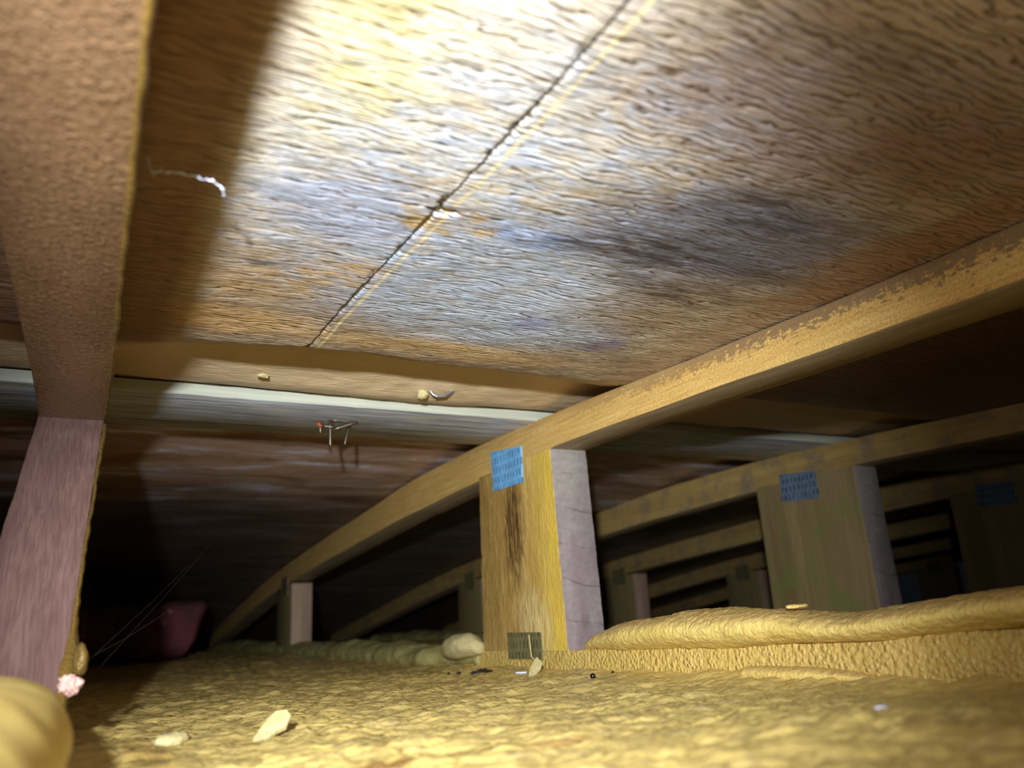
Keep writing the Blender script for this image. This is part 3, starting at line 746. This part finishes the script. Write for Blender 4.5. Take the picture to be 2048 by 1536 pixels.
M['dark'] = NT('debris_dark', 0.6, 0.3).done(srgb(40, 30, 30))
M['bead'] = NT('bead_black', 0.12, 0.6).done(srgb(16, 14, 14))
M['lint'] = NT('lint_white', 0.8, 0.3).done(srgb(206, 206, 224))
M['pink'] = NT('fluff_pink', 0.9, 0.2).done(srgb(226, 178, 166))
M['silver'] = NT('staple_silver', 0.25, 0.5, 0.9).done(srgb(190, 196, 210))
M['web'] = NT('cobweb', 0.6, 0.4).done(srgb(84, 78, 74))

rock('foam_chip', (0.0425, 0.384, fz(0.0425, 0.384)+0.0025), (0.0078, 0.0045, 0.0028), M['chip'], 'small oval pale foam crumb lying near the bottom left lump', 'foam chip', 3, 0.35, 0.5)
def flake(c, pts, th, mat, label, tilt=(0, 0, 0)):
    n = len(pts); V = []
    for s in (0, 1):
        for (a, b) in pts: V.append(Vector((a, b, th*s + 0.12*a*a/0.01*(1))))
    e = Matrix.Rotation(tilt[2], 4, 'Z') @ Matrix.Rotation(tilt[1], 4, 'Y') @ Matrix.Rotation(tilt[0], 4, 'X')
    V = [tuple((e @ v)+Vector(c)) for v in V]
    Fc = [tuple(range(n))[::-1], tuple(range(n, 2*n))]+[(k, (k+1) % n, n+(k+1) % n, n+k) for k in range(n)]
    return tag(mesh('foam_flake', V, Fc, mat, None, c, None, False), label, 'foam chip')
flake((0.080, 0.372, fz(0.080, 0.372)+0.003), [(-0.0105, -0.003), (-0.004, -0.0045), (0.001, -0.0035), (0.005, -0.004), (0.009, -0.001), (0.0095, 0.003), (0.006, 0.0055), (0.001, 0.0045), (-0.005, 0.001)], 0.002, M['chip'],
      'jagged pale foam flake on the foam floor right of the oval crumb', (0.65, -0.35, 0.25))
flake((0.334, 0.592, fz(0.334, 0.592)+0.003), [(-0.011, -0.003), (-0.005, -0.005), (0.002, -0.004), (0.007, -0.001), (0.0075, 0.006), (0.003, 0.005), (-0.004, 0.002)], 0.002, M['chip'],
      'pale torn foam chip below the olive plate of the middle post', (0.8, -0.45, 0.1))
def tube(name, pts, r, mat, label, cat, nr=6, jitter=0, seed=0, parent=None):
    P = [Vector(p) for p in pts]; R = []
    rs = np.random.RandomState(seed)
    # resample
    Q = []
    for a, b in zip(P[:-1], P[1:]):
        for k in range(8): Q.append(a.lerp(b, k/8))
    Q.append(P[-1])
    for k, q in enumerate(Q):
        d = (Q[min(k+1, len(Q)-1)]-Q[max(k-1, 0)]).normalized(); u = d.orthogonal().normalized(); v = d.cross(u)
        q = q + Vector(rs.uniform(-1, 1, 3))*jitter; rr = r*(1+rs.uniform(-.6, .6)*(1 if jitter else 0))
        R.append([q+u*rr*math.cos(j*2*math.pi/nr)+v*rr*math.sin(j*2*math.pi/nr) for j in range(nr)])
    V, Fc, MI = loft(R)
    return tag(mesh(name, V, Fc, mat, None, tuple(P[0])), label, cat)
tube('foam_strand', [(0.338, 0.592, -0.034), (0.3365, 0.601, -0.026), (0.337, 0.603, -0.018), (0.338, 0.606, -0.009)], 0.0006, M['chip'], 'thin pale strand standing up from the torn chip beside the olive plate', 'foam strand')
tube('plastic_sliver', [(0.322, 0.603, fz(.322, .603)+0.001), (0.330, 0.599, fz(.33, .599)+0.0015)], 0.0009, M['lint'], 'short white sliver just left of the torn pale chip', 'debris')
rock('debris_clump', (0.316, 0.655, fz(0.316, 0.655)+0.0016), (0.0085, 0.004, 0.0026), M['dark'], 'dark crumbled clump on the foam left of the torn chip', 'debris', 5, 0.9, 0.2, None, 9)
for k, (x, y, r) in enumerate(((0.300, 0.665, .0014), (0.292, 0.668, .0011), (0.306, 0.648, .0012))):
    rock('debris_crumb', (x, y, fz(x, y)+0.0006), (r*1.3, r, r*.8), M['dark'], ['dark crumb next to the dark clump', 'outermost dark crumb left of the dark clump', 'dark crumb in front of the dark clump'][k], 'debris', 9+k, 0.5, 0, 'crumbs beside the dark clump', 4, 2)
rock('black_bead', (0.3137, 0.478, fz(0.3137, 0.478)+0.0016), (0.0019, 0.0019, 0.0018), M['bead'], 'shiny round black bead on the foam right of the torn chip', 'bead', 2, 0.05)
rock('black_bead', (0.344, 0.498, fz(0.344, 0.498)+0.0016), (0.0012, 0.0012, 0.001), M['bead'], 'smaller black bead close to the coated chord', 'bead', 4, 0.1)
rock('white_speck', (0.2267, 0.184, fz(0.2267, 0.184)+0.0006), (0.0022, 0.0014, 0.0007), M['lint'], 'small white speck on the foam at bottom right', 'debris', 6, 0.4)
rock('pink_fluff', (0.0035, 0.378, -0.013), (0.0036, 0.0034, 0.0034), M['pink'], 'tuft of pale pink fluff at the foot of the near left post', 'fluff', 8, 0.8, 0, None, 7, 5)
rock('foam_drip', (0.0068, 0.400, -0.004), (0.0030, 0.006, 0.0065), M['foam_glaze'], 'rounded foam drip on the right foot of the near left post', 'spray foam', 12, 0.3)
rock('foam_nub', (0.2315, 0.5635, 0.1772), (0.0045, 0.004, 0.0038), M['chip'], 'cream foam nub hanging from the roof sheet above the grey board', 'foam chip', 14, 0.35)
rock('foam_nub', (0.1075, 0.5570, 0.1785), (0.004, 0.003, 0.0016), M['chip'], 'small flat cream crumb on the roof sheet left of the crack', 'foam chip', 15, 0.5)
tube('staple', [(0.2375, 0.5625, 0.1800), (0.2415, 0.5615, 0.1755), (0.2495, 0.5595, 0.1762), (0.2560, 0.5585, 0.1805)], 0.0013, M['silver'], 'shiny metal staple in the roof sheet beside the cream nub', 'staple')
rock('foam_nub', (XT+0.004, 0.338, 0.0005), (0.007, 0.005, 0.0014), M['foam'], 'pale foam nub on top of the overhanging foam roll', 'foam chip', 16, 0.4)
tube('lint_strand', [(0.0100, 0.255, 0.1535), (0.0125, 0.259, 0.1495), (0.0135, 0.2590, 0.151), (0.0204, 0.2554, 0.1500), (0.0267, 0.2561, 0.150), (0.0317, 0.2574, 0.150), (0.0350, 0.2600, 0.1492), (0.0358, 0.2640, 0.1490)], 0.00042, M['lint'],
     'white fuzzy lint strand hanging from the near chord in its shadow', 'lint', 5, 0.0005, 3)
for k, (a, b) in enumerate((((0.010, 0.42, -0.005), (0.075, 0.62, 0.055)), ((0.012, 0.43, -0.012), (0.095, 0.66, 0.075)), ((0.006, 0.41, -0.006), (0.05, 0.50, 0.018)), ((0.010, 0.50, 0.14), (0.03, 0.57, 0.172)))):
    a = Vector(a); b = Vector(b)
    tube('cobweb_thread', [a, a.lerp(b, .5)+Vector((0, 0, -0.001)), b], 0.00004, M['web'],
         ['lower faint cobweb thread rising from the near post foot', 'longest faint cobweb thread beside the near post', 'shortest cobweb thread at the near post foot', 'cobweb thread between the near chord and roof sheet'][k], 'cobweb', 5, 0, k)

# ------------------------------------------------------------------ red bundle far back on the left
def red():
    t = NT('red_bundle', 0.85, 0.15)
    c = t.mix(t.ramp(t.noise(t.co, 14, 4, 0.6), [(0.42, 0), (0.62, 1)]), srgb(90, 58, 60), srgb(120, 62, 66))
    c = t.mix(t.ramp(t.noise(t.co, 30, 4, 0.6), [(0.60, 0), (0.70, 0.6)]), c, srgb(220, 170, 170))
    m = t.done(c, t.bump(t.noise(t.co, 60, 4), 0.004))
    R = []
    for x in np.linspace(0, 1, 50):
        e = (1-abs(2*x-1)**40)**0.5 if 0 < x < 1 else 0.8
        X = 0.02+0.192*x
        R.append([Vector((X + 0.35*x*0.05*math.sin(a), 1.66+0.075*e*math.cos(a)*abs(math.cos(a))**-0.45*1.0 if abs(math.cos(a)) > 1e-3 else 1.66, 0.026+0.050*e*math.copysign(abs(math.sin(a))**0.5, math.sin(a)))) for a in np.linspace(0, 2*math.pi, 48, endpoint=False)])
    V, Fc, MI = loft(R)
    V = V + 0.0025*np.stack([fbm(V[:, 0]*18+k*7, V[:, 1]*18, V[:, 2]*18, 31+k, 3) for k in range(3)], 1)
    tag(mesh('red_bundle', V, Fc, m, None, (0.115, 1.66, -0.024)), 'dim red bundle lying on the foam far back at left', 'bundle')
red()
